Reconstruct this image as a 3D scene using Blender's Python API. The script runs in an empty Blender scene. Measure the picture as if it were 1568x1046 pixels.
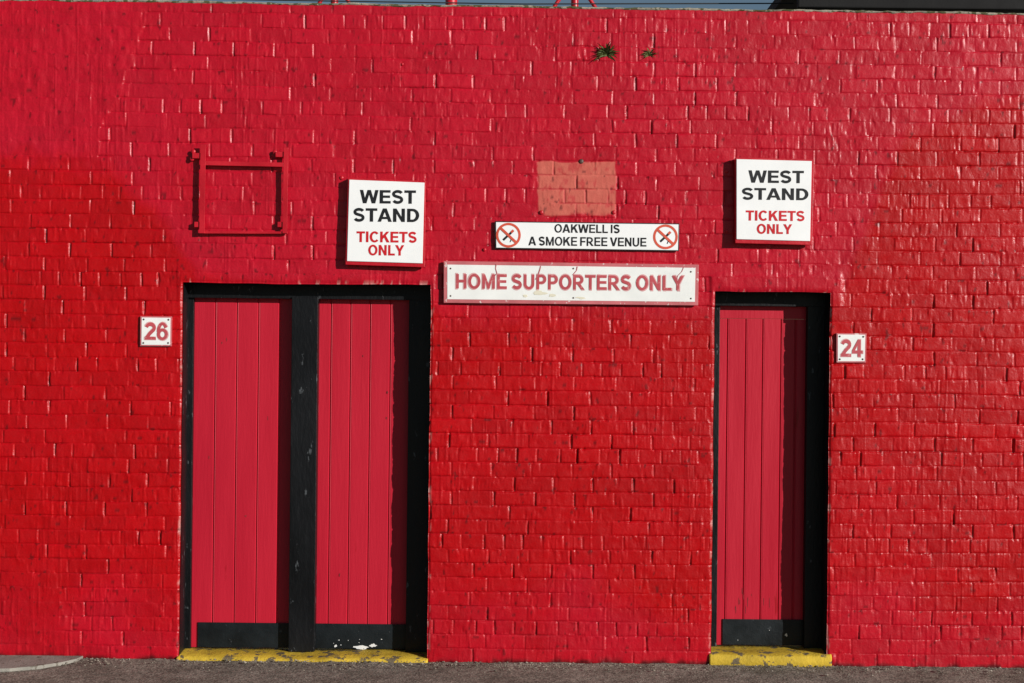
import bpy, bmesh, math, random
import numpy as np
from mathutils import Matrix, Vector

random.seed(7)
rng = np.random.default_rng(11)
sc = bpy.context.scene

# ------------------------------------------------------------------ survey frame
S = 0.00375            # metres per survey unit on the wall face
D = 8.2                # camera distance from wall
ZC = 493 * S           # eye height
TH = math.radians(0.6) # camera roll
CX, CY = 784.0, 522.8
ct, st = math.cos(TH), math.sin(TH)

def P(px, py, d=0.0):
    """wall-face survey reading -> world x,z at depth d behind the wall face"""
    dx, dy = px - CX, py - CY
    u = ct * dx + st * dy
    v = -st * dx + ct * dy
    k = (D + d) / D
    return u * S * k, ZC - v * S * k

# ------------------------------------------------------------------ noise
TAB = rng.random(65536)
def h2(i, j, seed=0):
    i = np.asarray(i).astype(np.int64); j = np.asarray(j).astype(np.int64)
    n = (i * 374761393 + j * 668265263 + seed * 1442695041)
    n = (n ^ (n >> 13)) * 1274126177
    n = n ^ (n >> 16)
    return TAB[(n & 65535)]
def vn(x, y, seed=0):
    xi = np.floor(x); yi = np.floor(y)
    fx = x - xi; fy = y - yi
    fx = fx * fx * (3 - 2 * fx); fy = fy * fy * (3 - 2 * fy)
    a = h2(xi, yi, seed); b = h2(xi + 1, yi, seed)
    c = h2(xi, yi + 1, seed); d = h2(xi + 1, yi + 1, seed)
    return (a + (b - a) * fx) + ((c + (d - c) * fx) - (a + (b - a) * fx)) * fy
def fbm(x, y, seed=0, o=4):
    s = 0; a = 0.5; t = 0
    for k in range(o):
        s = s + a * vn(x * 2 ** k + 17.3 * k, y * 2 ** k + 5.1 * k, seed + k); t += a; a *= 0.5
    return s / t
def sstep(a, b, x):
    t = np.clip((x - a) / (b - a), 0, 1)
    return t * t * (3 - 2 * t)

# ------------------------------------------------------------------ helpers
def empty(name):
    e = bpy.data.objects.new(name, None)
    e.empty_display_size = 0.1
    sc.collection.objects.link(e)
    return e

def mesh_obj(name, verts, faces, mat=None, parent=None, smooth=False):
    me = bpy.data.meshes.new(name)
    me.from_pydata([tuple(v) for v in verts], [], [tuple(f) for f in faces])
    me.update()
    if smooth:
        for p in me.polygons: p.use_smooth = True
    ob = bpy.data.objects.new(name, me)
    sc.collection.objects.link(ob)
    if mat: me.materials.append(mat)
    if parent: ob.parent = parent
    return ob

def bevel(ob, w, seg=2):
    bm = bmesh.new(); bm.from_mesh(ob.data)
    bmesh.ops.recalc_face_normals(bm, faces=bm.faces)
    bmesh.ops.bevel(bm, geom=list(bm.edges), offset=w, segments=seg, affect='EDGES', profile=0.6)
    bm.to_mesh(ob.data); bm.free()

def box(name, x0, x1, y0, y1, z0, z1, mat, parent=None, bev=0.002):
    v = [(x0,y0,z0),(x1,y0,z0),(x1,y1,z0),(x0,y1,z0),(x0,y0,z1),(x1,y0,z1),(x1,y1,z1),(x0,y1,z1)]
    f = [(0,3,2,1),(4,5,6,7),(0,1,5,4),(1,2,6,5),(2,3,7,6),(3,0,4,7)]
    ob = mesh_obj(name, v, f, mat, parent)
    if bev: bevel(ob, bev)
    return ob

def plate(name, c, yf, th, mat, parent=None, bev=0.001):
    """slab whose 4 front corners (TL,TR,BR,BL survey readings) stand at y=yf"""
    pts = [P(x, y, yf) for x, y in c]
    v = [(x, yf, z) for x, z in pts] + [(x, yf + th, z) for x, z in pts]
    f = [(0,1,2,3)[::-1], (4,5,6,7), (0,1,5,4), (1,2,6,5), (2,3,7,6), (3,0,4,7)]
    ob = mesh_obj(name, v, f, mat, parent)
    if bev: bevel(ob, bev)
    return ob

def sheet(name, pts, yf, mat, parent=None):
    v = []
    for x, y in pts:
        X, Z = P(x, y, yf); v.append((X, yf, Z))
    ob = mesh_obj(name, v, [tuple(range(len(v)))], mat, parent)
    bm = bmesh.new(); bm.from_mesh(ob.data)
    for f in bm.faces:
        if f.normal.y > 0: f.normal_flip()
    bm.to_mesh(ob.data); bm.free()
    return ob

# ---- bold grotesque lettering, drawn glyph by glyph (cap height 1) ----
T_, H_ = 0.245, 0.19
def rect(x0, y0, x1, y1): return [(x0, y0), (x1, y0), (x1, y1), (x0, y1)]
def arc(cx, cy, rx, ry, a0, a1, tx=None, ty=None, n=22):
    tx = tx or T_; ty = ty or H_
    out = []; inn = []
    for k in range(n + 1):
        a = math.radians(a0 + (a1 - a0) * k / n)
        out.append((cx + rx * math.cos(a), cy + ry * math.sin(a)))
        inn.append((cx + (rx - tx) * math.cos(a), cy + (ry - ty) * math.sin(a)))
    return [[out[k], out[k + 1], inn[k + 1], inn[k]] for k in range(n)]
def path(pts, w):
    L = []; R = []
    for k in range(len(pts)):
        a = pts[max(0, k - 1)]; b = pts[min(len(pts) - 1, k + 1)]
        dx, dy = b[0] - a[0], b[1] - a[1]; l = math.hypot(dx, dy) or 1
        nx_, ny_ = -dy / l * w / 2, dx / l * w / 2
        L.append((pts[k][0] + nx_, pts[k][1] + ny_)); R.append((pts[k][0] - nx_, pts[k][1] - ny_))
    return [[L[k], L[k + 1], R[k + 1], R[k]] for k in range(len(pts) - 1)]
def glyph(c):
    t, h = T_, H_
    if c == 'E': w = .80; return w, .08, .04, [rect(0, 0, t, 1), rect(t, 0, w, h), rect(t, .42, w * .94, .42 + h * .95), rect(t, 1 - h, w * .98, 1)]
    if c == 'F': w = .74; return w, .08, .03, [rect(0, 0, t, 1), rect(t, .40, w * .92, .40 + h), rect(t, 1 - h, w, 1)]
    if c == 'T': w = .84; return w, .02, .02, [rect(0, 1 - h, w, 1), rect(w / 2 - t / 2, 0, w / 2 + t / 2, 1 - h)]
    if c == 'L': w = .72; return w, .08, .02, [rect(0, 0, t, 1), rect(t, 0, w, h)]
    if c == 'I': return t, .08, .08, [rect(0, 0, t, 1)]
    if c == 'H': w = .86; return w, .08, .08, [rect(0, 0, t, 1), rect(w - t, 0, w, 1), rect(t, .42, w - t, .42 + h)]
    if c == 'N': w = .86; return w, .08, .08, [rect(0, 0, t, 1), rect(w - t, 0, w, 1), [(t, 1), (t, .62), (w - t, 0), (w - t, .38)]]
    if c == 'M':
        w = 1.04; q = w / 2
        return w, .08, .08, [rect(0, 0, t, 1), rect(w - t, 0, w, 1), [(t, 1), (t, .66), (q - .09, 0), (q, 0), (q, .32)], [(w - t, 1), (q, .32), (q, 0), (q + .09, 0), (w - t, .66)]]
    if c == 'W':
        w = 1.36
        return w, .005, .005, [[(0, 1), (t, 1), (w * .275, .40), (w * .255, 0), (w * .17, 0)], [(w * .255, 0), (w * .275, .40), (w * .41, 1), (w * .5, 1), (w * .5, .66), (w * .36, 0)],
                               [(w * .745, 0), (w * .64, 0), (w * .5, .66), (w * .5, 1), (w * .59, 1), (w * .725, .40)], [(w, 1), (w * .83, 0), (w * .745, 0), (w * .725, .40), (w - t, 1)]]
    if c == 'A':
        w = 1.04; q = w / 2; xi = lambda z: .255 + (q - .255) * z / .74
        return w, .005, .005, [[(0, 0), (.255, 0), (q, .74), (q, 1), (q - .135, 1)], [(w, 0), (q + .135, 1), (q, 1), (q, .74), (w - .255, 0)], [(xi(.20), .20), (w - xi(.20), .20), (w - xi(.37), .37), (xi(.37), .37)]]
    if c == 'V':
        w = .98; q = w / 2
        return w, .005, .005, [[(0, 1), (.26, 1), (q, .32), (q, 0), (q - .13, 0)], [(w, 1), (q + .13, 0), (q, 0), (q, .32), (w - .26, 1)]]
    if c == 'Y':
        w = .98; q = w / 2
        return w, .005, .005, [[(0, 1), (.28, 1), (q, .64), (q, .40), (q - t / 2, .40)], [(w, 1), (q + t / 2, .40), (q, .40), (q, .64), (w - .28, 1)], rect(q - t / 2, 0, q + t / 2, .40)]
    if c == 'K': w = .94; return w, .08, .005, [rect(0, 0, t, 1), [(t, .28), (.40, .45), (w - .03, 1), (w - .33, 1), (t, .62)], [(.40, .45), (.565, .63), (w, 0), (w - .30, 0)]]
    if c == 'D':
        w = .88; cx = .38
        return w, .08, .04, [rect(0, 0, t, 1), rect(t, 0, cx, h), rect(t, 1 - h, cx, 1)] + arc(cx, .5, w - cx, .5, -90, 90)
    if c == 'O': w = 1.0; return w, .045, .045, arc(w / 2, .5, w / 2, .52, 0, 360, n=40)
    if c == 'C': w = .93; return w, .045, .03, arc(.49, .5, .49, .52, 40, 320, n=34)
    if c == 'U': w = .86; return w, .08, .08, [rect(0, .36, t, 1), rect(w - t, .36, w, 1)] + arc(w / 2, .36, w / 2, .38, 180, 360)
    if c in 'PR':
        w = .82; cx = .42
        g_ = [rect(0, 0, t, 1), rect(t, .36, cx, .36 + h * .92), rect(t, 1 - h, cx, 1)] + arc(cx, .68, (.80 if c == 'P' else .83) - cx, .32, -90, 90, T_, H_ * .95)
        if c == 'R': g_.append([(.33, .36), (.60, .38), (.94, 0), (.66, 0)]); w = .94
        return w, .08, .03 if c == 'P' else .005, g_
    if c == 'S':
        w = .84; q = w / 2; rx = q - .12; pts = []
        for k in range(15): a = math.radians(20 + (235 - 20) * k / 14); pts.append((q + rx * math.cos(a), .72 + .195 * math.sin(a)))
        for k in range(15): a = math.radians(55 - (55 + 160) * k / 14); pts.append((q + rx * math.cos(a), .29 + .205 * math.sin(a)))
        return w, .045, .045, path(pts, .215)
    if c == '2':
        w = .76; q = w / 2; pts = []
        for k in range(13): a = math.radians(172 - (172 + 38) * k / 12); pts.append((q + (q - .11) * math.cos(a), .70 + .205 * math.sin(a)))
        pts += [(q * .9, .36), (.14, .12)]
        return w, .03, .04, path(pts, .215) + [rect(0, 0, w, h)]
    if c == '6':
        w = .76; q = w / 2
        return w, .03, .04, arc(q, .32, q, .34, 0, 360, .215, .165, 30) + arc(q, .50, q, .52, 28, 185, .215, .165, 20)
    if c == '4':
        w = .80; return w, .02, .03, [rect(.42, 0, .42 + t, 1), rect(0, .19, .42, .37), rect(.42 + t, .19, w, .37), [(0, .37), (.21, .37), (.42, .68), (.42, 1)]]
    return .28, 0, 0, []

def text(name, body, x0, x1, yt, yb, yf, mat, parent, off=0.0, sp=0.0, slope=0.0105):
    polys = []; cur = 0.0; first = True
    for ch in body:
        w, l, r, g_ = glyph(ch)
        if first: l = 0; first = False
        cur += l
        for p in g_: polys.append([(cur + a, b) for a, b in p])
        cur += w + r + sp
    last = max(a for p in polys for a, b in p)
    xm, ym = (x0 + x1) / 2, (yt + yb) / 2
    v = []; f = []
    for n_, p in enumerate(polys):
        if off:
            cxp = sum(a for a, b in p) / len(p); cyp = sum(b for a, b in p) / len(p)
            q = []
            for a, b in p:
                d = math.hypot(a - cxp, b - cyp) or 1
                q.append((a + (a - cxp) / d * off, b + (b - cyp) / d * off))
            p = q
        ar = sum(p[k][0] * p[(k + 1) % len(p)][1] - p[(k + 1) % len(p)][0] * p[k][1] for k in range(len(p)))
        if ar < 0: p = p[::-1]
        b0 = len(v)
        yy = yf - 0.00006 * (n_ % 7)
        for a, b in p:
            px = x0 + a / last * (x1 - x0); py = yb + b * (yt - yb)
            qx = px - slope * (py - ym); qy = py + slope * (px - xm)
            X, Z = P(qx, qy, yf); v.append((X, yy, Z))
        f.append(tuple(range(b0, len(v))))
    return mesh_obj(name, v, f, mat, parent)

def disc(name, cx, cy, r, yf, mat, parent, r_in=0.0, n=40):
    v = []; f = []
    for i in range(n):
        a = -2 * math.pi * i / n
        X, Z = P(cx + r * math.cos(a), cy + r * math.sin(a), yf); v.append((X, yf, Z))
    if r_in > 0:
        for i in range(n):
            a = -2 * math.pi * i / n
            X, Z = P(cx + r_in * math.cos(a), cy + r_in * math.sin(a), yf); v.append((X, yf, Z))
        for i in range(n):
            j = (i + 1) % n; f.append((i, j, n + j, n + i))
    else:
        f.append(tuple(range(n)))
    return mesh_obj(name, v, f, mat, parent)

def screw(name, px, py, yf, mat, parent, r=0.006):
    X, Z = P(px, py, yf)
    bm = bmesh.new()
    bmesh.ops.create_uvsphere(bm, u_segments=12, v_segments=8, radius=r)
    for v in bm.verts: v.co.y *= 0.45
    me = bpy.data.meshes.new(name); bm.to_mesh(me); bm.free()
    for p in me.polygons: p.use_smooth = True
    me.materials.append(mat)
    o = bpy.data.objects.new(name, me); o.location = (X, yf, Z)
    sc.collection.objects.link(o); o.parent = parent
    return o

# ------------------------------------------------------------------ materials
def nn(nt, t, **k):
    n = nt.nodes.new(t)
    for a, b in k.items(): setattr(n, a, b)
    return n
def newmat(name):
    m = bpy.data.materials.new(name); m.use_nodes = True
    nt = m.node_tree; nt.nodes.clear()
    out = nn(nt, 'ShaderNodeOutputMaterial'); b = nn(nt, 'ShaderNodeBsdfPrincipled')
    nt.links.new(b.outputs[0], out.inputs[0])
    return m, nt, b
def noise(nt, scale, detail=4, rough=0.55, vec=None):
    n = nn(nt, 'ShaderNodeTexNoise'); n.inputs['Scale'].default_value = scale
    n.inputs['Detail'].default_value = detail; n.inputs['Roughness'].default_value = rough
    if vec is not None: nt.links.new(vec, n.inputs['Vector'])
    return n
def ramp(nt, src, stops):
    r = nn(nt, 'ShaderNodeValToRGB')
    e = r.color_ramp.elements
    e[0].position = stops[0][0]; e[0].color = (*stops[0][1], 1)
    e[1].position = stops[-1][0]; e[1].color = (*stops[-1][1], 1)
    for p, c in stops[1:-1]:
        q = e.new(p); q.color = (*c, 1)
    nt.links.new(src, r.inputs[0]); return r
def mix(nt, fac, a, b, bt='MIX'):
    m = nn(nt, 'ShaderNodeMix', data_type='RGBA', blend_type=bt)
    for s, v in ((m.inputs[0], fac), (m.inputs[6], a), (m.inputs[7], b)):
        if isinstance(v, (int, float)): s.default_value = v
        elif isinstance(v, tuple): s.default_value = (*v, 1)
        else: nt.links.new(v, s)
    return m.outputs[2]
def bump(nt, b, src, strength, dist, prev=None):
    n = nn(nt, 'ShaderNodeBump'); n.inputs['Strength'].default_value = strength
    n.inputs['Distance'].default_value = dist
    nt.links.new(src, n.inputs['Height'])
    if prev is not None: nt.links.new(prev, n.inputs['Normal'])
    nt.links.new(n.outputs[0], b.inputs['Normal'])
    return n.outputs[0]
def g(v): return (v, v, v)

def paint(name, col, var=0.25, rough=0.4, chip=None, chip_th=0.72, chip_scale=30, bmp=0.3, stretch=None, spec=0.5):
    m, nt, b = newmat(name)
    tc = nn(nt, 'ShaderNodeTexCoord'); vec = tc.outputs['Object']
    if stretch:
        mp = nn(nt, 'ShaderNodeMapping'); mp.inputs['Scale'].default_value = stretch
        nt.links.new(vec, mp.inputs['Vector']); vec = mp.outputs[0]
    n1 = noise(nt, 5, 4, 0.6, vec)
    lo = tuple(c * (1 - var) for c in col); hi = tuple(min(1, c * (1 + var)) for c in col)
    c = ramp(nt, n1.outputs[0], [(0.3, lo), (0.7, hi)]).outputs[0]
    if chip:
        n2 = noise(nt, chip_scale, 4, 0.65, vec)
        r2 = ramp(nt, n2.outputs[0], [(chip_th, g(0)), (chip_th + 0.03, g(1))])
        c = mix(nt, r2.outputs[0], c, chip)
    nt.links.new(c, b.inputs['Base Color'])
    rr = ramp(nt, n1.outputs[0], [(0.3, g(rough - 0.08)), (0.7, g(rough + 0.12))])
    nt.links.new(rr.outputs[0], b.inputs['Roughness'])
    b.inputs['Specular IOR Level'].default_value = spec
    if bmp > 0.03:
        n3 = noise(nt, 60, 3, 0.6, vec)
        bump(nt, b, n3.outputs[0], bmp, 0.004)
    return m

# wall paint -------------------------------------------------------------
wallm, nt, b = newmat("red_wall_paint")
at = nn(nt, 'ShaderNodeAttribute'); at.attribute_name = "zone"
at2 = nn(nt, 'ShaderNodeAttribute'); at2.attribute_name = "zone2"
sp = nn(nt, 'ShaderNodeSeparateColor'); nt.links.new(at.outputs['Color'], sp.inputs[0])
sp2 = nn(nt, 'ShaderNodeSeparateColor'); nt.links.new(at2.outputs['Color'], sp2.inputs[0])
tc = nn(nt, 'ShaderNodeTexCoord'); ov = tc.outputs['Object']
nA = noise(nt, 1.6, 3, 0.6, ov)
nB = noise(nt, 16, 4, 0.65, ov)
nC = noise(nt, 85, 3, 0.65, ov)
deep = ramp(nt, nA.outputs[0], [(0.3, (0.385, 0.0004, 0.0020)), (0.7, (0.45, 0.0007, 0.0036))]).outputs[0]
crim = ramp(nt, nA.outputs[0], [(0.3, (0.425, 0.0034, 0.0150)), (0.7, (0.475, 0.0052, 0.0215))]).outputs[0]
c = mix(nt, sp.outputs[0], deep, crim)
brv = ramp(nt, sp2.outputs[0], [(0.0, g(0.90)), (1.0, g(1.06))]).outputs[0]
c = mix(nt, 1.0, c, brv, 'MULTIPLY')
fv = ramp(nt, nC.outputs[0], [(0.25, g(0.86)), (0.75, g(1.08))]).outputs[0]
c = mix(nt, 1.0, c, fv, 'MULTIPLY')
pc = ramp(nt, nB.outputs[0], [(0.3, (0.47, 0.085, 0.062)), (0.7, (0.55, 0.125, 0.09))]).outputs[0]
c = mix(nt, sp.outputs[1], c, pc)
c = mix(nt, sp2.outputs[1], c, (0.05, 0.004, 0.005))     # dirt
c = mix(nt, sp2.outputs[2], c, (0.55, 0.36, 0.32))       # worn pale chips, doubling as painted-in bright edge glints
nt.links.new(c, b.inputs['Base Color'])
rr = ramp(nt, nB.outputs[0], [(0.3, g(0.27)), (0.7, g(0.46))]).outputs[0]
rr = mix(nt, sp.outputs[1], rr, (0.8, 0.8, 0.8))
nt.links.new(rr, b.inputs['Roughness'])
b.inputs['Specular IOR Level'].default_value = 0.34
p1 = bump(nt, b, nB.outputs[0], 0.42, 0.006)
bump(nt, b, nC.outputs[0], 0.45, 0.003, p1)

blackm = paint("black_paint", (0.0045, 0.0050, 0.0060), 0.35, 0.42, (0.06, 0.065, 0.07), 0.64, 26, 0.6, (1, 1, 0.35), 0.26)
kickm = paint("black_kickplate", (0.006, 0.009, 0.011), 0.4, 0.45, (0.035, 0.04, 0.045), 0.66, 22, 0.4, None, 0.28)
doorm = paint("red_door_paint", (0.455, 0.0105, 0.028), 0.09, 0.42, (0.33, 0.005, 0.012), 0.68, 14, 0.35, (1, 1, 0.12), 0.28)
steelred = paint("red_steel_paint", (0.46, 0.005, 0.016), 0.15, 0.38, (0.08, 0.03, 0.02), 0.72, 40, 0.4)
whitem = paint("white_sign_face", (0.84, 0.85, 0.84), 0.03, 0.35, (0.70, 0.66, 0.60), 0.80, 25, 0.04)
oldwhite = paint("weathered_white_sign", (0.79, 0.80, 0.77), 0.06, 0.4, (0.66, 0.60, 0.52), 0.70, 14, 0.10)
blacktext = paint("black_lettering", (0.009, 0.009, 0.011), 0.1, 0.4, None, bmp=0)
redtext = paint("red_lettering", (0.54, 0.007, 0.014), 0.08, 0.4, None, bmp=0)
pinktext = paint("faded_red_lettering", (0.45, 0.065, 0.078), 0.15, 0.45, (0.56, 0.20, 0.20), 0.62, 40, 0.05)
pinkedge = paint("pale_pink_lettering_edge", (0.64, 0.34, 0.34), 0.1, 0.45, None, bmp=0)
borderm = paint("faded_pink_border", (0.48, 0.12, 0.13), 0.2, 0.5, (0.66, 0.50, 0.48), 0.62, 30, 0.1)
orangem = paint("prohibition_red", (0.60, 0.085, 0.045), 0.1, 0.4, None, bmp=0)
screwm = paint("rusty_screw", (0.07, 0.04, 0.03), 0.4, 0.5, None)
yellowm = paint("yellow_step_paint", (0.54, 0.365, 0.035), 0.3, 0.7, (0.13, 0.10, 0.06), 0.55, 14, 1.0, None, 0.2)
copem = paint("lichen_mortar", (0.30, 0.27, 0.21), 0.5, 0.9, (0.09, 0.09, 0.045), 0.50, 20, 1.0, None, 0.1)
concm = paint("pavement_concrete", (0.27, 0.255, 0.22), 0.25, 0.9, (0.15, 0.135, 0.11), 0.58, 20, 0.8, None, 0.1)
stonem = paint("grit", (0.20, 0.17, 0.13), 0.7, 0.9, (0.36, 0.32, 0.26), 0.55, 8, 0.5)
darkm = paint("dark_roof_sheet", (0.008, 0.0075, 0.0075), 0.3, 0.7, None, spec=0.2)
wirem = paint("cable_black", (0.02, 0.02, 0.02), 0.1, 0.6, None)
corem = paint("wall_core_brick", (0.22, 0.09, 0.06), 0.3, 0.9, None)
scuffm = paint("scuff_dark_red", (0.20, 0.012, 0.014), 0.3, 0.7, None)
stucco = paint("white_splash", (0.70, 0.70, 0.68), 0.08, 0.6, None)
leafm = paint("weed_leaf", (0.075, 0.10, 0.022), 0.5, 0.6, (0.16, 0.09, 0.03), 0.56, 30, 0.1)

asph, nt, b = newmat("asphalt")
tc = nn(nt, 'ShaderNodeTexCoord'); ov = tc.outputs['Object']
n1 = noise(nt, 3.3, 6, 0.68, ov); n2 = noise(nt, 90, 3, 0.7, ov)
vo = nn(nt, 'ShaderNodeTexVoronoi'); vo.inputs['Scale'].default_value = 110; nt.links.new(ov, vo.inputs['Vector'])
c = ramp(nt, n1.outputs[0], [(0.32, (0.115, 0.104, 0.083)), (0.68, (0.25, 0.228, 0.188))]).outputs[0]
c = mix(nt, 0.8, c, ramp(nt, vo.outputs['Color'], [(0.2, g(0.5)), (0.8, g(1.7))]).outputs[0], 'MULTIPLY')
nt.links.new(c, b.inputs['Base Color']); b.inputs['Roughness'].default_value = 0.95
b.inputs['Specular IOR Level'].default_value = 0.08
p1 = bump(nt, b, vo.outputs['Distance'], 0.5, 0.003); bump(nt, b, n2.outputs[0], 0.4, 0.002, p1)

# ------------------------------------------------------------------ wall
wall = empty("painted_brick_wall")
CH = 0.0825; LB = 0.232
ZTOP = ZC + 512 * S
TILT = -0.0035
o1 = (P(280, 435)[0], P(660, 440)[0], P(470, 434)[1])
o2 = (P(1095, 450)[0], P(1272, 450)[0], P(1183, 447)[1])
OPEN = [o1, o2]

xf = np.arange(-3.3, 3.3, 0.0043)
xs = np.concatenate([np.arange(-10, -3.3, 0.05), xf, np.arange(3.3, 10.01, 0.05)])
for e in (o1[0], o1[1], o2[0], o2[1]):
    xs[np.argmin(np.abs(xs - e))] = e
offs = np.array([0, .0025, .005, .0085, .018, .034, .052, .068, .0745, .0775, .080])
zs = np.concatenate([k * CH + offs for k in range(-1, 47)])
zs = zs[zs > -0.06]; zs = zs[zs < ZTOP]; zs = np.append(zs, ZTOP)
for e in (o1[2], o2[2]):
    zs[np.argmin(np.abs(zs - e))] = e
nx, nz = len(xs), len(zs)
X, Z = np.meshgrid(xs, zs)

U = X / S; V = (ZC - Z) / S
PX = CX + ct * U - st * V
PY = CY + st * U + ct * V

nedge = (fbm(X * 14, Z * 14, 70, 3) - .5)
big = fbm(X * 2.2, Z * 2.2, 130, 4) - .5
yb = np.interp(PX, [-400, 0, 170, 260, 300, 660, 680, 1090, 1290, 1345, 1390, 1568, 2000],
               [245, 245, 250, 350, 430, 450, 475, 475, 450, 300, 190, 150, 150])
crims = sstep(30, -30, PY - yb + big * 60 + nedge * 30)
crims = np.maximum(crims, 0.6 * sstep(850, 980, PY + big * 160))
upperz = crims.copy()
crims = np.clip(crims * (1 + big * 0.5) + 0.08 + big * .3, 0, 1)

k = np.floor(Z / CH).astype(int)
hdr = (k % 6 == 2)
L = np.where(hdr, LB / 2, LB)
off = np.where(hdr, LB / 4, (k % 2) * LB / 2) + (h2(k, k * 0 + 3, 5) - .5) * 0.045
i = np.floor((X - off) / L).astype(int)
def edge(ii): return ii * L + off + (h2(k, ii, 9) - .5) * 0.022
best = np.full(X.shape, 9.0)
for di in (-1, 0, 1, 2):
    best = np.minimum(best, np.abs(X - edge(i + di)))
bid = np.where(X < edge(i), i - 1, np.where(X > edge(i + 1), i + 1, i))
zl = Z - k * CH
dz = np.minimum(zl, CH - zl)
best_n = best + (fbm(X * 60, Z * 60, 30, 2) - .5) * 0.005
dz_n = dz + (fbm(X * 45, Z * 45, 40, 2) - .5) * 0.0035
wv = 0.0052 + 0.003 * fbm(X * 3, Z * 3, 50, 2)
gv = 1 - sstep(0.0018, wv * 1.15, best_n)
gb = 1 - sstep(0.0006, wv * 1.05, dz_n)
fill = fbm(X * 1.7, Z * 2.2, 60, 4)
local = fbm(X * 10, Z * 12, 66, 3)
dep = 0.0053 * np.clip(0.15 + 1.4 * fill, 0.2, 1.2) * np.clip(-0.2 + 2.1 * local, 0.06, 1.3) * (1 - 0.32 * upperz)
pj = h2(k, np.round((X - off) / L), 31)
pjs = 0.40 + 1.6 * pj ** 1.8

ex = np.interp(PY, [0, 50, 105, 190, 245], [215, 215, 205, 160, 150])
m1 = sstep(-3, 3, (ex - PX) + nedge * 30) * sstep(-2, 2, (243 - PY) + nedge * 12)
m2 = sstep(-6, 6, 95 - PX + nedge * 50) * sstep(-6, 6, PX - 8 + nedge * 40) * sstep(-5, 5, PY - 875 + nedge * 40) * sstep(-5, 5, 965 - PY + nedge * 30)
l1 = sstep(-3, 3, PY - 409 + nedge * 10) * sstep(-3, 3, PX - 272) * sstep(-3, 3, 666 - PX) * (PY < 470)
l2 = sstep(-2, 2, PY - 421 + nedge * 7) * sstep(-3, 3, PX - 1088) * sstep(-5, 5, 1288 - PX + nedge * 20) * (PY < 470)
m3 = sstep(965, 1000, PY + nedge * 40)
pch = (sstep(-1.5, 1.5, PX - 823 + nedge * 6) * sstep(-1.5, 1.5, 942 - PX + nedge * 6)
       * sstep(-1.5, 1.5, PY - 248 + nedge * 8) * sstep(-1.5, 1.5, 329 - PY + nedge * 8))
smooth = np.clip(np.maximum.reduce([m1 * 0.90, m2 * 0.85, l1 * 0.75, l2 * 0.85, m3 * 0.5, pch * 0.35]), 0, 1)
H = -np.maximum(gv * 1.2 * pjs, gb * 0.85) * dep * (1 - smooth)
r1 = h2(k, bid, 12); r2 = h2(k, bid, 13) - .5; r3 = h2(k, bid, 14) - .5
lx = (X - edge(bid)) / LB - .5; lz = zl / CH - .5
H += (1 - smooth) * (1 - np.maximum(gv, gb)) * ((r1 - .5) * 0.0028 + r2 * lx * 0.007 + r3 * lz * 0.004)
H += (fbm(X * 9, Z * 9, 80, 4) - .5) * 0.0062 + (fbm(X * 0.6, Z * 0.6, 90, 3) - .5) * 0.012
H += (fbm(X * 38, Z * 30, 81, 3) - .5) * 0.0022
pit = sstep(0.71, 0.79, fbm(X * 34, Z * 34, 95, 2))
H -= pit * 0.0027 * (1 - smooth)
blob = sstep(0.75, 0.81, fbm(X * 30, Z * 22, 99, 2)); H += blob * 0.002
H += m1 * 0.004 + m2 * 0.003 + m1 * (fbm(X * 22, Z * 22, 101, 3) - .5) * 0.006
H += m1 * (fbm(X * 26, Z * 4, 102, 3) - .5) * 0.005
H += l2 * 0.007 + l1 * 0.003
runs = sstep(0.66, 0.74, fbm(X * 60, Z * 3.0, 181, 2)) * sstep(0.45, .6, fbm(X * 2, Z * 2, 182, 2))
H += runs * 0.0013
dop = np.full(X.shape, 9.0)
for a, bb, t in OPEN:
    dxo = np.maximum(np.maximum(a - X, X - bb), 0); dzo = np.maximum(Z - t, 0)
    dop = np.minimum(dop, np.sqrt(dxo ** 2 + dzo ** 2))
H -= 0.007 * (1 - sstep(0, 0.013, dop + nedge * 0.006))
chipb = sstep(0.62, 0.70, fbm(X * 20, Z * 11, 190, 3)) * sstep(0.028, 0.004, dop)
H -= chipb * 0.003
WX = X + (fbm(X * 2, Z * 7, 110, 3) - .5) * 0.007
WZ = Z + (fbm(X * 0.9, Z * 1.5, 120, 3) - .5) * 0.016 * sstep(ZTOP, ZTOP - .3, Z) + (fbm(X * 6, Z * 2, 121, 2) - .5) * 0.006
WZ += TILT * X * sstep(ZTOP - 1.2, ZTOP, Z)
# wall head keeps to a common plane so the mortar capping sits on it
H = H * sstep(ZTOP + .001, ZTOP - 0.03, Z)

pch = pch * (1 - 0.5 * sstep(0.64, 0.70, fbm(X * 30, Z * 30, 140, 3))) * (1 - 0.6 * np.maximum(gb, gv) * sstep(.4, .6, local))
dirt = sstep(0.030, 0.0, Z + nedge * 0.07) * 0.9
dirt = np.maximum(dirt, 0.6 * sstep(0.80, 0.84, fbm(X * 40, Z * 40, 150, 2)))
dirt = np.maximum(dirt, 0.28 * np.maximum(gb, gv) * (1 - smooth) * sstep(0.45, 0.8, local))
wear_glint = sstep(0.022, 0.0, dop) * sstep(0.66, 0.70, fbm(X * 40, Z * 22, 160, 3)) * 0.5  # pale flecks along opening edges: chipped paint plus glints put into the colour
zone = np.stack([crims, pch, gv * 0, np.ones_like(crims)], -1)
zone2 = np.stack([r1, dirt, wear_glint, np.ones_like(crims)], -1)

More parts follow.
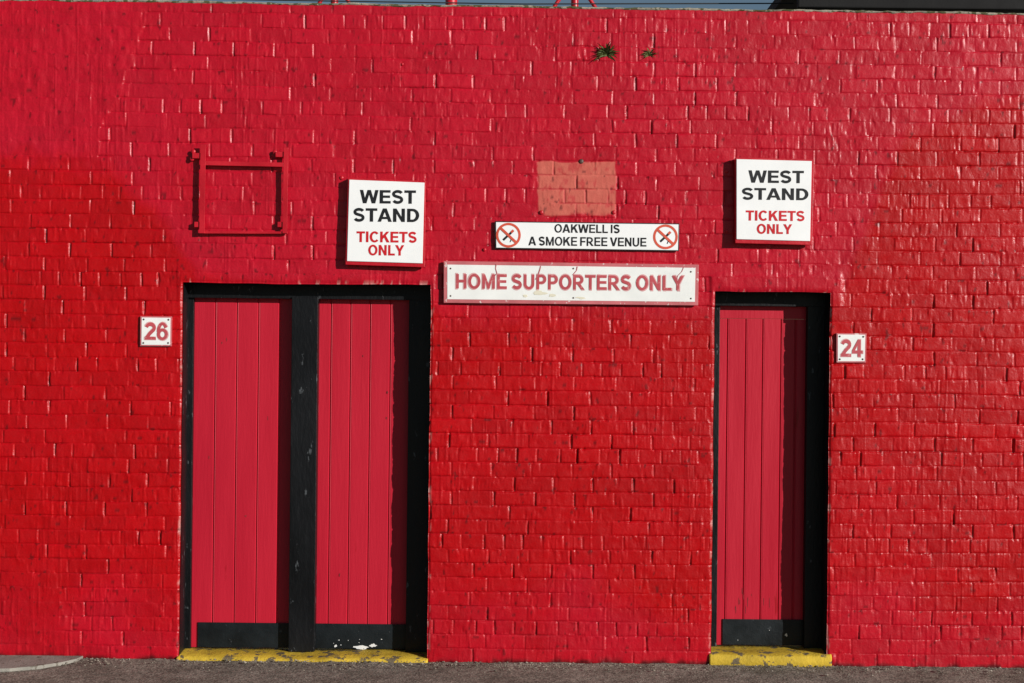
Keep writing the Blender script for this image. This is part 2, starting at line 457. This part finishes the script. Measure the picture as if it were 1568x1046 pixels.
cxs = (xs[:-1] + xs[1:]) / 2; czs = (zs[:-1] + zs[1:]) / 2
CXX, CZZ = np.meshgrid(cxs, czs)
keep = np.ones(CXX.shape, bool)
for a, bb, t in OPEN:
    keep &= ~((CXX > a) & (CXX < bb) & (CZZ < t))
idx = np.arange(nz * nx).reshape(nz, nx)
q = np.stack([idx[:-1, :-1], idx[:-1, 1:], idx[1:, 1:], idx[1:, :-1]], -1)[keep]
V3 = np.stack([WX, -H, WZ], -1).reshape(-1, 3)
Zn = zone.reshape(-1, 4); Zn2 = zone2.reshape(-1, 4)
extraV = []; extraQ = []; ev0 = len(V3)
def strip(ids, flip):
    global ev0
    rows = [np.array(ids)]
    for dpt in (0.05, 0.12, 0.27):
        vv = V3[ids].copy(); jit = (fbm(vv[:, 2] * 8 + vv[:, 0] * 8, vv[:, 2] * 0 + dpt * 30, 200, 2) - .5) * 0.005
        vv[:, 1] = dpt; vv[:, 0] += jit if flip is not None else 0
        extraV.append(vv); rows.append(np.arange(ev0, ev0 + len(vv))); ev0 += len(vv)
    for r0, r1_ in zip(rows[:-1], rows[1:]):
        qq = np.stack([r0[:-1], r0[1:], r1_[1:], r1_[:-1]], -1)
        extraQ.append(qq[:, ::-1] if flip else qq)
for a, bb, t in OPEN:
    ia = int(np.argmin(np.abs(xs - a))); ib = int(np.argmin(np.abs(xs - bb))); it = int(np.argmin(np.abs(zs - t)))
    strip(idx[:it + 1, ia], False)
    strip(idx[:it + 1, ib], True)
    strip(idx[it, ia:ib + 1], None)
EV = np.concatenate(extraV); EQ = np.concatenate(extraQ)
allV = np.concatenate([V3, EV]); allQ = np.concatenate([q, EQ])
me = bpy.data.meshes.new("brick_face")
me.vertices.add(len(allV)); me.vertices.foreach_set("co", allV.astype(np.float32).ravel())
me.loops.add(len(allQ) * 4); me.loops.foreach_set("vertex_index", allQ.astype(np.int32).ravel())
me.polygons.add(len(allQ)); me.polygons.foreach_set("loop_start", np.arange(0, len(allQ) * 4, 4, dtype=np.int32))
mi = np.zeros(len(allQ), np.int32); mi[len(q):] = 1
me.polygons.foreach_set("material_index", mi)
me.update(calc_edges=True)
me.polygons.foreach_set("use_smooth", np.ones(len(allQ), bool))
for nm, arr in (("zone", Zn), ("zone2", Zn2)):
    a = me.attributes.new(nm, 'FLOAT_COLOR', 'POINT')
    full = np.concatenate([arr, np.zeros((len(EV), 4))]).astype(np.float32)
    a.data.foreach_set("color", full.ravel())
me.materials.append(wallm); me.materials.append(blackm)
me.update()
face = bpy.data.objects.new("brick_face", me); sc.collection.objects.link(face); face.parent = wall

gp = 0.02
for n_, (a, bb, z0, z1) in {"core_left": (-10, o1[0] - gp, -0.06, ZTOP - .05), "core_mid": (o1[1] + gp, o2[0] - gp, -0.06, ZTOP - .05),
        "core_right": (o2[1] + gp, 10, -0.06, ZTOP - .05), "core_over_double": (o1[0] - gp, o1[1] + gp, o1[2] + gp, ZTOP - .05),
        "core_over_single": (o2[0] - gp, o2[1] + gp, o2[2] + gp, ZTOP - .05)}.items():
    box(n_, a, bb, 0.03, 0.30, z0, z1, corem, wall, 0)

def ribbon(name, x0, x1, prof, amp, fr, mat, parent, step=0.01, seed=300, tilt=0.0):
    xs_ = np.arange(x0, x1 + step * .5, step); n = len(prof)
    V_ = []
    pr = np.array(prof)
    cy, cz = pr.mean(0)
    for j, (y, z) in enumerate(prof):
        nz_ = (fbm(xs_ * fr, xs_ * 0 + j * 1.7, seed + 3, 4) - .5) * 2 * amp
        nl = (fbm(xs_ * fr * .2, xs_ * 0 + 3, seed + 9, 3) - .5) * 2 * amp
        up = 1 if z > cz else 0.0
        V_.append(np.stack([xs_, y + nz_ * .7 * (1 if y < cy else 0), z + (nz_ + nl) * up + tilt * xs_], -1))
    V_ = np.stack(V_, 1).reshape(-1, 3)
    F = []
    for a in range(len(xs_) - 1):
        for j in range(n):
            k2 = (j + 1) % n
            F.append((a * n + j, a * n + k2, (a + 1) * n + k2, (a + 1) * n + j))
    F.append(tuple(range(n))); F.append(tuple((len(xs_) - 1) * n + j for j in range(n))[::-1])
    ob = mesh_obj(name, V_, F, mat, parent, True)
    bm = bmesh.new(); bm.from_mesh(ob.data); bmesh.ops.recalc_face_normals(bm, faces=bm.faces); bm.to_mesh(ob.data); bm.free()
    return ob

zt = ZTOP
ribbon("mortar_coping", -10, 10, [(0.025, zt - .06), (0.020, zt - .012), (-0.004, zt - .002), (-0.006, zt + .005), (0.006, zt + .010), (0.05, zt + .011), (0.16, zt + .012), (0.3, zt + .006), (0.31, zt - .06)], 0.006, 22, copem, wall, tilt=TILT)

# ------------------------------------------------------------------ doors
def leaf(name, x0, x1, z0, z1, y, grooves, parent):
    gs = [gx for gx in grooves if x0 + .01 < gx < x1 - .01]
    prof = [(x0, y)]
    for gx in gs:
        prof += [(gx - .006, y), (gx - .0045, y + .002), (gx - .001, y + .007), (gx + .002, y + .007), (gx + .004, y + .001), (gx + .0065, y), (gx + .009, y + .0015), (gx + .0115, y)]
    prof += [(x1, y)]
    n = len(prof)
    v = [(a, b_, z0) for a, b_ in prof] + [(a, b_, z1) for a, b_ in prof]
    f = [(i_, i_ + 1, n + i_ + 1, n + i_) for i_ in range(n - 1)]
    m0 = len(v)
    v += [(x0, y + .045, z0), (x1, y + .045, z0), (x1, y + .045, z1), (x0, y + .045, z1)]
    f += [(m0 + 1, m0, m0 + 3, m0 + 2), (m0, 0, n, m0 + 3), (n - 1, m0 + 1, m0 + 2, 2 * n - 1),
          tuple([m0] + [m0 + 1] + list(range(n - 1, -1, -1))), tuple(list(range(n, 2 * n)) + [m0 + 2, m0 + 3])]
    return mesh_obj(name, v, f, doorm, parent)

dY = 0.20
dd = empty("double_door")
zb1 = 0.026
ztd = P(370, 457, dY)[1]
xl0 = P(296, 600, dY)[0]; xmL = P(445.5, 600, .13)[0]; xmR = P(485.5, 600, .13)[0]; xr1 = P(627, 500, dY)[0]
gr1 = [P(x, 460, dY)[0] for x in (330, 363, 396, 428)]
gr2 = [P(x, 460, dY)[0] for x in (507, 537, 567, 598)]
leaf("leaf_left", xl0, xmL + .02, zb1 + .006, ztd + .03, dY, gr1, dd)
leaf("leaf_right", xmR - .02, xr1 + .02, zb1 + .006, ztd + .03, dY + .002, gr2, dd)
box("post_centre", xmL, xmR, .13, .25, zb1, ztd + .012, blackm, dd, .004)
box("frame_right", xr1, o1[1] + .012, .15, .255, zb1, ztd + .012, blackm, dd, .003)
box("frame_left", o1[0] - .012, xl0 + 0.004, .17, .253, zb1, ztd + .012, blackm, dd, .003)
box("frame_head", o1[0] - .012, o1[1] + .012, .145, .257, ztd, o1[2] + .012, blackm, dd, .003)
kz = P(360, 953, dY)[1]
box("kick_plate_left", P(303, 975, dY)[0], xmL + .01, dY - .008, dY - .0005, zb1 + .008, kz, kickm, dd, .0015)
box("kick_plate_right", xmR - .01, xr1 + .01, dY - .008, dY - .0005, zb1 + .008, kz, kickm, dd, .0015)
def splat(name, blobs, yf, mat, parent):
    v = []; f = []
    for (cx, cy, rx, ry) in blobs:
        n = 14; b0 = len(v)
        for a in range(n):
            t = -2 * math.pi * a / n; r = random.uniform(.5, 1.15)
            X_, Z_ = P(cx + rx * r * math.cos(t), cy + ry * r * math.sin(t), yf); v.append((X_, yf, Z_))
        f.append(tuple(range(b0, b0 + n)))
    return mesh_obj(name, v, f, mat, parent)
bl = [(553, 991, 13, 3.5), (571, 988, 6, 3), (514, 989, 2.5, 2)] + [(random.uniform(508, 586), random.uniform(978, 994), random.uniform(.5, 1.4), random.uniform(.4, 1.1)) for _ in range(9)]
splat("paint_splashes", bl, dY - .0095, stucco, dd)
splat("door_knocks", [(340, 525, 1, 2), (347, 520, .8, 3), (376, 790, 1.6, 1.6), (593, 601, 1.5, 2.5), (592, 640, 1, 2), (320, 700, .8, 3), (520, 880, 1, 3), (556, 545, .7, 2), (410, 640, .6, 4)], dY - .001, scuffm, dd)

sd = empty("single_door")
zb2 = 0.072
zts = P(1150, 469, dY)[1]
sx0 = P(1101, 475, dY)[0]; sx1 = P(1234, 475, dY)[0]
gr3 = [P(x, 500, dY)[0] for x in (1114, 1142, 1168, 1196, 1218)]
zrail = P(1150, 488, dY)[1]
leaf("leaf", sx0, sx1 + .02, zb2 + .006, zrail, dY, gr3, sd)
box("top_rail", sx0, sx1 + .02, dY - .001, dY + .04, zrail + .001, zts + .03, doorm, sd, .002)
box("frame_right", sx1, o2[1] + .012, .15, .255, zb2, zts + .012, blackm, sd, .003)
box("frame_left", o2[0] - .012, sx0 + .002, .17, .253, zb2, zts + .012, blackm, sd, .003)
box("frame_head", o2[0] - .012, o2[1] + .012, .145, .257, zts, o2[2] + .012, blackm, sd, .003)
box("kick_plate", P(1106, 970, dY)[0], sx1 + .01, dY - .008, dY - .0005, zb2 + .008, P(1160, 948, dY)[1], kickm, sd, .0015)
splat("paint_splashes", [(1204, 972, 2.2, 3), (1130, 980, .7, .6), (1178, 965, .6, .8)], dY - .0095, stucco, sd)
splat("door_scuffs", [(random.uniform(1122, 1180), random.uniform(905, 940), random.uniform(.3, .6), random.uniform(3, 9)) for _ in range(12)], dY - .0012, scuffm, sd)

for (a, bb, zt_, sd_) in ((P(271, 1008)[0], P(656, 1008)[0], zb1, 400), (P(1086, 1008)[0], P(1273, 1008)[0], zb2, 430)):
    ribbon("yellow_threshold", a, bb, [(-0.020, -0.02), (-0.018, zt_ - .014), (-0.006, zt_ - .004), (0.06, zt_), (0.15, zt_ + .001), (0.26, zt_), (0.26, -0.02)], 0.007, 12, yellowm, None, seed=sd_)

# ------------------------------------------------------------------ signs
def ws_sign(outer, inner, rows):
    e = empty("west_stand_sign")
    plate("backing_tray", outer, -0.055, 0.033, steelred, e, .002)
    plate("white_panel", inner, -0.060, 0.004, whitem, e, .001)
    for i_, (bd, x0, x1, y0, y1, mt) in enumerate(rows):
        text("lettering_%d" % (i_ + 1), bd, x0, x1, y0, y1, -0.0612, mt, e)
    for (x, y) in ((outer[0][0] + 6, outer[0][1] + 6), (outer[1][0] - 8, outer[1][1] + 6), (outer[2][0] - 8, outer[2][1] - 6), (outer[3][0] + 6, outer[3][1] - 6)):
        X_, Z_ = P(x, y); box("stand_off", X_ - .03, X_ + .012, -0.0215, 0.01, Z_ - .012, Z_ + .012, steelred, e, .002)
    return e
ws_sign([(533, 272), (652, 277), (650.5, 409), (529, 405)], [(535, 275), (650, 279.5), (647, 403), (531.5, 399.5)],
        [("WEST", 551, 637, 291, 311.5, blacktext), ("STAND", 541, 642, 319, 339.5, blacktext),
         ("TICKETS", 546, 638, 354.5, 371, redtext), ("ONLY", 564, 619, 375, 391, redtext)])
ws_sign([(1126, 241), (1247, 244), (1243.5, 375), (1126, 372)], [(1128, 243.5), (1243, 246.5), (1240.5, 369), (1128, 366)],
        [("WEST", 1146, 1231, 261, 280, blacktext), ("STAND", 1136, 1238, 288, 306, blacktext),
         ("TICKETS", 1142, 1232, 322.5, 338, redtext), ("ONLY", 1159, 1213, 343, 358, redtext)])

e = empty("smoke_free_sign")
plate("edge", [(757.5, 338.5), (1040.5, 342), (1039.5, 384.5), (758, 380.5)], -0.018, .008, blacktext, e, .001)
plate("panel", [(759.5, 340), (1039, 343.5), (1038, 383), (760, 379)], -0.0195, .003, whitem, e, .0008)
T_, H_ = 0.215, 0.17
text("lettering_1", "OAKWELL IS", 849, 949, 343.5, 356.5, -0.0205, blacktext, e)
text("lettering_2", "A SMOKE FREE VENUE", 809, 990, 363, 376.5, -0.0205, blacktext, e)
for (cx, cy) in ((778.5, 360), (1019, 362.5)):
    disc("no_smoking_ring", cx, cy, 19, -0.0205, orangem, e, 15.3)
    q8 = math.radians(43)
    def rot_rect(nm, ang, l, w, yf, mt, ox=0, oy=0):
        c_, s_ = math.cos(ang), math.sin(ang)
        sheet(nm, [(cx + ox + a_ * c_ - b_ * s_, cy + oy + a_ * s_ + b_ * c_) for a_, b_ in ((-l, -w), (l, -w), (l, w), (-l, w))], yf, mt, e)
    rot_rect("cigarette", -q8, 11, 1.7, -0.0205, blacktext, 0, 0)
    rot_rect("cigarette_tip", -q8, 2.5, 1.7, -0.0212, orangem, 6, -6)
    rot_rect("smoke_wisp", -1.2, 4, .7, -0.0205, blacktext, 4, 7)
    rot_rect("slash", q8, 16, 1.9, -0.0219, orangem)

T_, H_ = 0.225, 0.18
e = empty("home_supporters_sign")
plate("panel", [(679.5, 399.5), (1070, 405), (1069, 467.5), (679.5, 463.5)], -0.030, .014, borderm, e, .0015)
plate("white_face", [(685, 405), (1065, 410), (1064, 462), (685, 458)], -0.0312, .002, oldwhite, e, .0004)
text("lettering_edge", "HOME SUPPORTERS ONLY", 697, 1048.5, 420, 444, -0.0320, pinkedge, e, .03, 0.02, 0.009)
text("lettering", "HOME SUPPORTERS ONLY", 698.5, 1047, 421, 443, -0.0330, pinktext, e, 0, 0.02, 0.009)
for (x, y) in ((690, 411), (878, 411), (1058, 416), (690, 453), (878, 456), (1058, 457)):
    screw("screw", x, y, -0.0322, screwm, e, .005)
def drip(nm, pts, w, yf, mat, par):
    v = []; f = []
    for k_, (x, y) in enumerate(pts):
        ww = w * random.uniform(.5, 1.1)
        for s_ in (-1, 1):
            X_, Z_ = P(x + s_ * ww, y, yf); v.append((X_, yf, Z_))
    for k_ in range(len(pts) - 1): f.append((2 * k_, 2 * k_ + 1, 2 * k_ + 3, 2 * k_ + 2))
    return mesh_obj(nm, v, f, mat, par)
drip("paint_run", [(760, 404), (759, 411), (761, 418), (756, 425)], .8, -0.0338, borderm, e)
drip("paint_run", [(828, 407), (827, 412), (824, 421), (820, 428)], .8, -0.0338, borderm, e)
drip("paint_run", [(884, 408), (883, 414), (877, 421)], .9, -0.0338, borderm, e)
drip("paint_run", [(1047, 409), (1044, 416), (1038, 422), (1036, 428)], .8, -0.0338, borderm, e)
creamm = paint("cream_stain", (0.68, 0.64, 0.50), .1, .6, bmp=0)
splat("stain", [(825, 449, 14, 4), (845, 452, 6, 3), (890, 456, 9, 2), (804, 453, 5, 2)], -0.0326, creamm, e)

for (c4, tx) in (([(215, 484), (263, 484.5), (262.5, 530), (214.5, 530)], ("26", 222, 257, 494, 520)),
                 ([(1281, 510), (1327, 510.5), (1326, 555), (1281, 555)], ("24", 1288, 1321, 520, 546))):
    e = empty("turnstile_number_sign")
    plate("edge", c4, -0.012, .012, borderm, e, .001)
    ci = [(c4[0][0] + 2, c4[0][1] + 2), (c4[1][0] - 2, c4[1][1] + 2), (c4[2][0] - 2, c4[2][1] - 2), (c4[3][0] + 2, c4[3][1] - 2)]
    plate("panel", ci, -0.0135, .003, oldwhite, e, .0005)
    text("number_edge", tx[0], tx[1] - 1, tx[2] + 1, tx[3] - .8, tx[4] + .8, -0.0145, pinkedge, e, .02)
    text("number", *tx, -0.0152, pinktext, e)
    for (x, y) in ((ci[0][0] + 3, ci[0][1] + 3), (ci[1][0] - 3, ci[1][1] + 3), (ci[2][0] - 3, ci[2][1] - 3), (ci[3][0] + 3, ci[3][1] - 3)):
        screw("screw", x, y, -0.0143, screwm, e, .0055)

# empty sign mounting frame
e = empty("sign_mounting_frame")
yo = -0.042
def bar(nm, a, b_, w, yf, th):
    (x0, y0), (x1, y1) = a, b_
    dx, dy = x1 - x0, y1 - y0; l = math.hypot(dx, dy); nx_, ny_ = -dy / l * w / 2, dx / l * w / 2
    plate(nm, [(x0 + nx_, y0 + ny_), (x1 + nx_, y1 + ny_), (x1 - nx_, y1 - ny_), (x0 - nx_, y0 - ny_)], yf, th, steelred, e, .001)
bar("upright_left", (311, 221), (309, 357), 8, yo, .006)
bar("upright_right", (438, 226), (436, 357), 7, yo, .006)
bar("rail_top", (314.5, 249.5), (434, 252), 6.5, yo + .001, .006)
bar("rail_bottom", (305, 355.5), (440, 356), 3.5, yo + .007, .02)
for (x, y) in ((300, 240), (427, 238), (303, 345), (430, 345)):
    X_, Z_ = P(x, y); box("wall_bracket", X_ - .014, X_ + .034, -0.035, 0.01, Z_ - .013, Z_ + .018, steelred, e, .003)
for (x, y) in ((294, 243), (296, 232), (421, 233)):
    screw("fixing_bolt", x, y, -0.02, steelred, e, .014)

for (x, y, r) in ((890, 247, .014), (829, 325, .012), (940, 325, .012), (616, 98, .008), (477, 128, .007), (742, 382, .010), (1113, 262, .012), (1113, 353, .01), (523, 272, .012)):
    screw("wall_fixing", x, y, -0.004, steelred if r != .014 else screwm, wall, r)

# ------------------------------------------------------------------ weeds
def weed(cx, cy, n, ln, seed):
    rd = random.Random(seed)
    X0, Z0 = P(cx, cy); v = []; f = []
    for _ in range(n):
        a = rd.uniform(-.5, math.pi + .5); out = rd.uniform(.2, 1.0); l = ln * rd.uniform(.45, 1.1); w = l * rd.uniform(.06, .11)
        bx, bz = X0 + rd.uniform(-.012, .012), Z0 + rd.uniform(-.008, .008)
        d = Vector((math.cos(a), -out * .7, math.sin(a))).normalized()
        side = d.cross(Vector((rd.uniform(-1, 1), rd.uniform(-1, 1), rd.uniform(-1, 1)))).normalized()
        p = Vector((bx, -.003, bz)); b0 = len(v); m = 5
        for s_ in range(m + 1):
            t = s_ / m; ww = w * math.sin(math.pi * min(.97, t * .85 + .13))
            v += [p + side * ww, p - side * ww]
            d = (d + Vector((0, 0, -.16 * t * 2))).normalized(); p = p + d * l / m
        for s_ in range(m): f.append((b0 + 2 * s_, b0 + 2 * s_ + 1, b0 + 2 * s_ + 3, b0 + 2 * s_ + 2))
    return mesh_obj("wall_weed", v, f, leafm)
weed(929, 84, 70, .080, 3)
weed(994, 84, 36, .048, 5)

# ------------------------------------------------------------------ ground
mesh_obj("ground", [(-400, -400, -0.012), (400, -400, -0.012), (400, 400, -0.012), (-400, 400, -0.012)], [(0, 1, 2, 3)], asph)
gx = np.arange(-6, 6.01, .014); gy = np.concatenate([np.arange(-9, -.8, .12), np.arange(-.8, .26, .014)])
GX, GY = np.meshgrid(gx, gy)
GZ = (fbm(GX * 30, GY * 30, 500, 3) - .5) * .005 + (fbm(GX * 1.2, GY * 2, 510, 3) - .5) * .016
GZ += 0.010 * sstep(-.10, 0, GY) * fbm(GX * 9, GY * 9, 520, 3)
ii = np.arange(GX.size).reshape(GX.shape)
gq = np.stack([ii[:-1, :-1], ii[:-1, 1:], ii[1:, 1:], ii[1:, :-1]], -1).reshape(-1, 4)
me = bpy.data.meshes.new("asphalt_road")
me.vertices.add(GX.size); me.vertices.foreach_set("co", np.stack([GX, GY, GZ], -1).astype(np.float32).ravel())
me.loops.add(len(gq) * 4); me.loops.foreach_set("vertex_index", gq.astype(np.int32).ravel())
me.polygons.add(len(gq)); me.polygons.foreach_set("loop_start", np.arange(0, len(gq) * 4, 4, dtype=np.int32))
me.update(calc_edges=True); me.polygons.foreach_set("use_smooth", np.ones(len(gq), bool))
me.materials.append(asph)
o = bpy.data.objects.new("asphalt_road", me); sc.collection.objects.link(o)

pts = [(-6.0, -.36)] + [(x, -.36 + .02 * math.sin(x * 3)) for x in np.arange(-5.5, -2.9, .2)]
pts += [(-2.75, -.33), (-2.62, -.26), (-2.52, -.17), (-2.46, -.08), (-2.44, .02), (-6.0, .02)]
n = len(pts)
v = [(x, y, .018) for x, y in pts] + [(x, y, -.02) for x, y in pts]
f = [tuple(range(n))] + [(i_, n + i_, n + (i_ + 1) % n, (i_ + 1) % n) for i_ in range(n)]
mesh_obj("concrete_pavement", v, f, concm)

rd = random.Random(12); v = []; f = []
for _ in range(1700):
    x = rd.uniform(-3.6, 3.6); y = -abs(rd.gauss(0, .11)) - .012
    s_ = rd.uniform(.002, .007) * (1.8 if rd.random() < .07 else 1)
    z = .010; b0 = len(v)
    for (a, b_, c_) in ((1, 0, 0), (-1, 0, 0), (0, 1, 0), (0, -1, 0), (0, 0, .7), (0, 0, -.7)):
        v.append((x + a * s_ * rd.uniform(.6, 1.5), y + b_ * s_ * rd.uniform(.6, 1.3), z + c_ * s_ * rd.uniform(.5, 1.1)))
    for t in ((0, 2, 4), (2, 1, 4), (1, 3, 4), (3, 0, 4), (2, 0, 5), (1, 2, 5), (3, 1, 5), (0, 3, 5)): f.append(tuple(b0 + q_ for q_ in t))
mesh_obj("gravel_debris", v, f, stonem)

# ------------------------------------------------------------------ stand behind the wall
def tube(nm, pts, r, mat, par):
    cu = bpy.data.curves.new(nm, 'CURVE'); cu.dimensions = '3D'; cu.bevel_depth = r; cu.bevel_resolution = 3
    s_ = cu.splines.new('POLY'); s_.points.add(len(pts) - 1)
    for p_, q_ in zip(s_.points, pts): p_.co = (*q_, 1)
    cu.materials.append(mat)
    o_ = bpy.data.objects.new(nm, cu); sc.collection.objects.link(o_); o_.parent = par
e = empty("stand_roof_truss")
dB = 5.0
for (cx, hw) in ((512, 30), (691, 0), (880, 36)):
    X0, Z0 = P(cx, 6, dB)
    if hw:
        Xa = P(cx - hw, 10, dB)[0]; Xb = P(cx + hw, 10, dB)[0]
        Xc = P(cx - hw * .35, -14, dB)[0]; Xd = P(cx + hw * .35, -14, dB)[0]
        tube("stay", [(Xa, dB, Z0 - .07), (Xc, dB, Z0 + .14), (Xc, dB, Z0 + 1.2)], .018, steelred, e)
        tube("stay", [(Xb, dB, Z0 - .07), (Xd, dB, Z0 + .14), (Xd, dB, Z0 + 1.2)], .018, steelred, e)
        tube("post", [(X0, dB, 0), (X0, dB, Z0 + 1.2)], .035, steelred, e)
    else:
        tube("post", [(X0, dB, 0), (X0, dB, Z0 + 1.2)], .055, steelred, e)
tube("base_beam", [(P(300, 8, dB)[0], dB, P(300, 28, dB)[1]), (P(1120, 8, dB)[0], dB, P(1120, 36, dB)[1])], .05, steelred, e)
tube("top_beam", [(P(300, 8, dB)[0], dB, P(600, 6, dB)[1] + 1.2), (P(1120, 8, dB)[0], dB, P(600, 6, dB)[1] + 1.2)], .06, steelred, e)
e = empty("overhead_cable")
tube("wire", [(-12, 3, P(0, -2, 3)[1]), (P(350, 1, 3)[0], 3, P(350, -1, 3)[1]), (P(800, 7, 3)[0], 3, P(800, 6, 3)[1]), (P(1215, 4, 3)[0], 3, P(1215, 5, 3)[1])], .005, wirem, e)
e = empty("stand_roof")
Xa, Za = P(1222, 11, 2.5)
box("fascia", Xa, 12, 2.5, 2.56, Za, Za + .35, darkm, e, .01)
box("roof_deck", Xa + .03, 12, 2.57, 9.0, Za + .25, Za + .33, darkm, e, 0)
for xx in (Xa + .2, 6.5, 11.5): box("column", xx, xx + .15, 3.0, 3.15, 0, Za + .24, darkm, e, .005)

# ------------------------------------------------------------------ light
sdv = Vector((1.17, -1.0, 0.46)).normalized()
el = math.asin(sdv.z); az = math.atan2(sdv.x, sdv.y)
sl = bpy.data.lights.new("sun", 'SUN'); sl.energy = 5.0; sl.angle = math.radians(.5); sl.color = (1.0, .965, .92)
so = bpy.data.objects.new("sun", sl); sc.collection.objects.link(so)
so.rotation_euler = sdv.to_track_quat('Z', 'Y').to_euler(); so.location = (8, -8, 6)
w = bpy.data.worlds.new("World"); sc.world = w; w.use_nodes = True
nt = w.node_tree; bg = nt.nodes['Background']
sk = nt.nodes.new('ShaderNodeTexSky'); sk.sky_type = 'NISHITA'; sk.sun_disc = False
sk.sun_elevation = el; sk.sun_rotation = az; sk.air_density = 1.0; sk.dust_density = 0.2; sk.ozone_density = 1.5
nt.links.new(sk.outputs[0], bg.inputs[0]); bg.inputs[1].default_value = 0.05

cam = bpy.data.cameras.new("camera"); co = bpy.data.objects.new("camera", cam); sc.collection.objects.link(co)
cam.sensor_width = 36; cam.lens = 36 * D / (1568 * S); cam.clip_end = 2000
co.matrix_world = Matrix.Translation((0, -D, ZC)) @ (Matrix.Rotation(math.radians(90), 4, 'X') @ Matrix.Rotation(TH, 4, 'Z'))
sc.camera = co
sc.view_settings.view_transform = 'Standard'; sc.view_settings.look = 'None'; sc.view_settings.exposure = 0
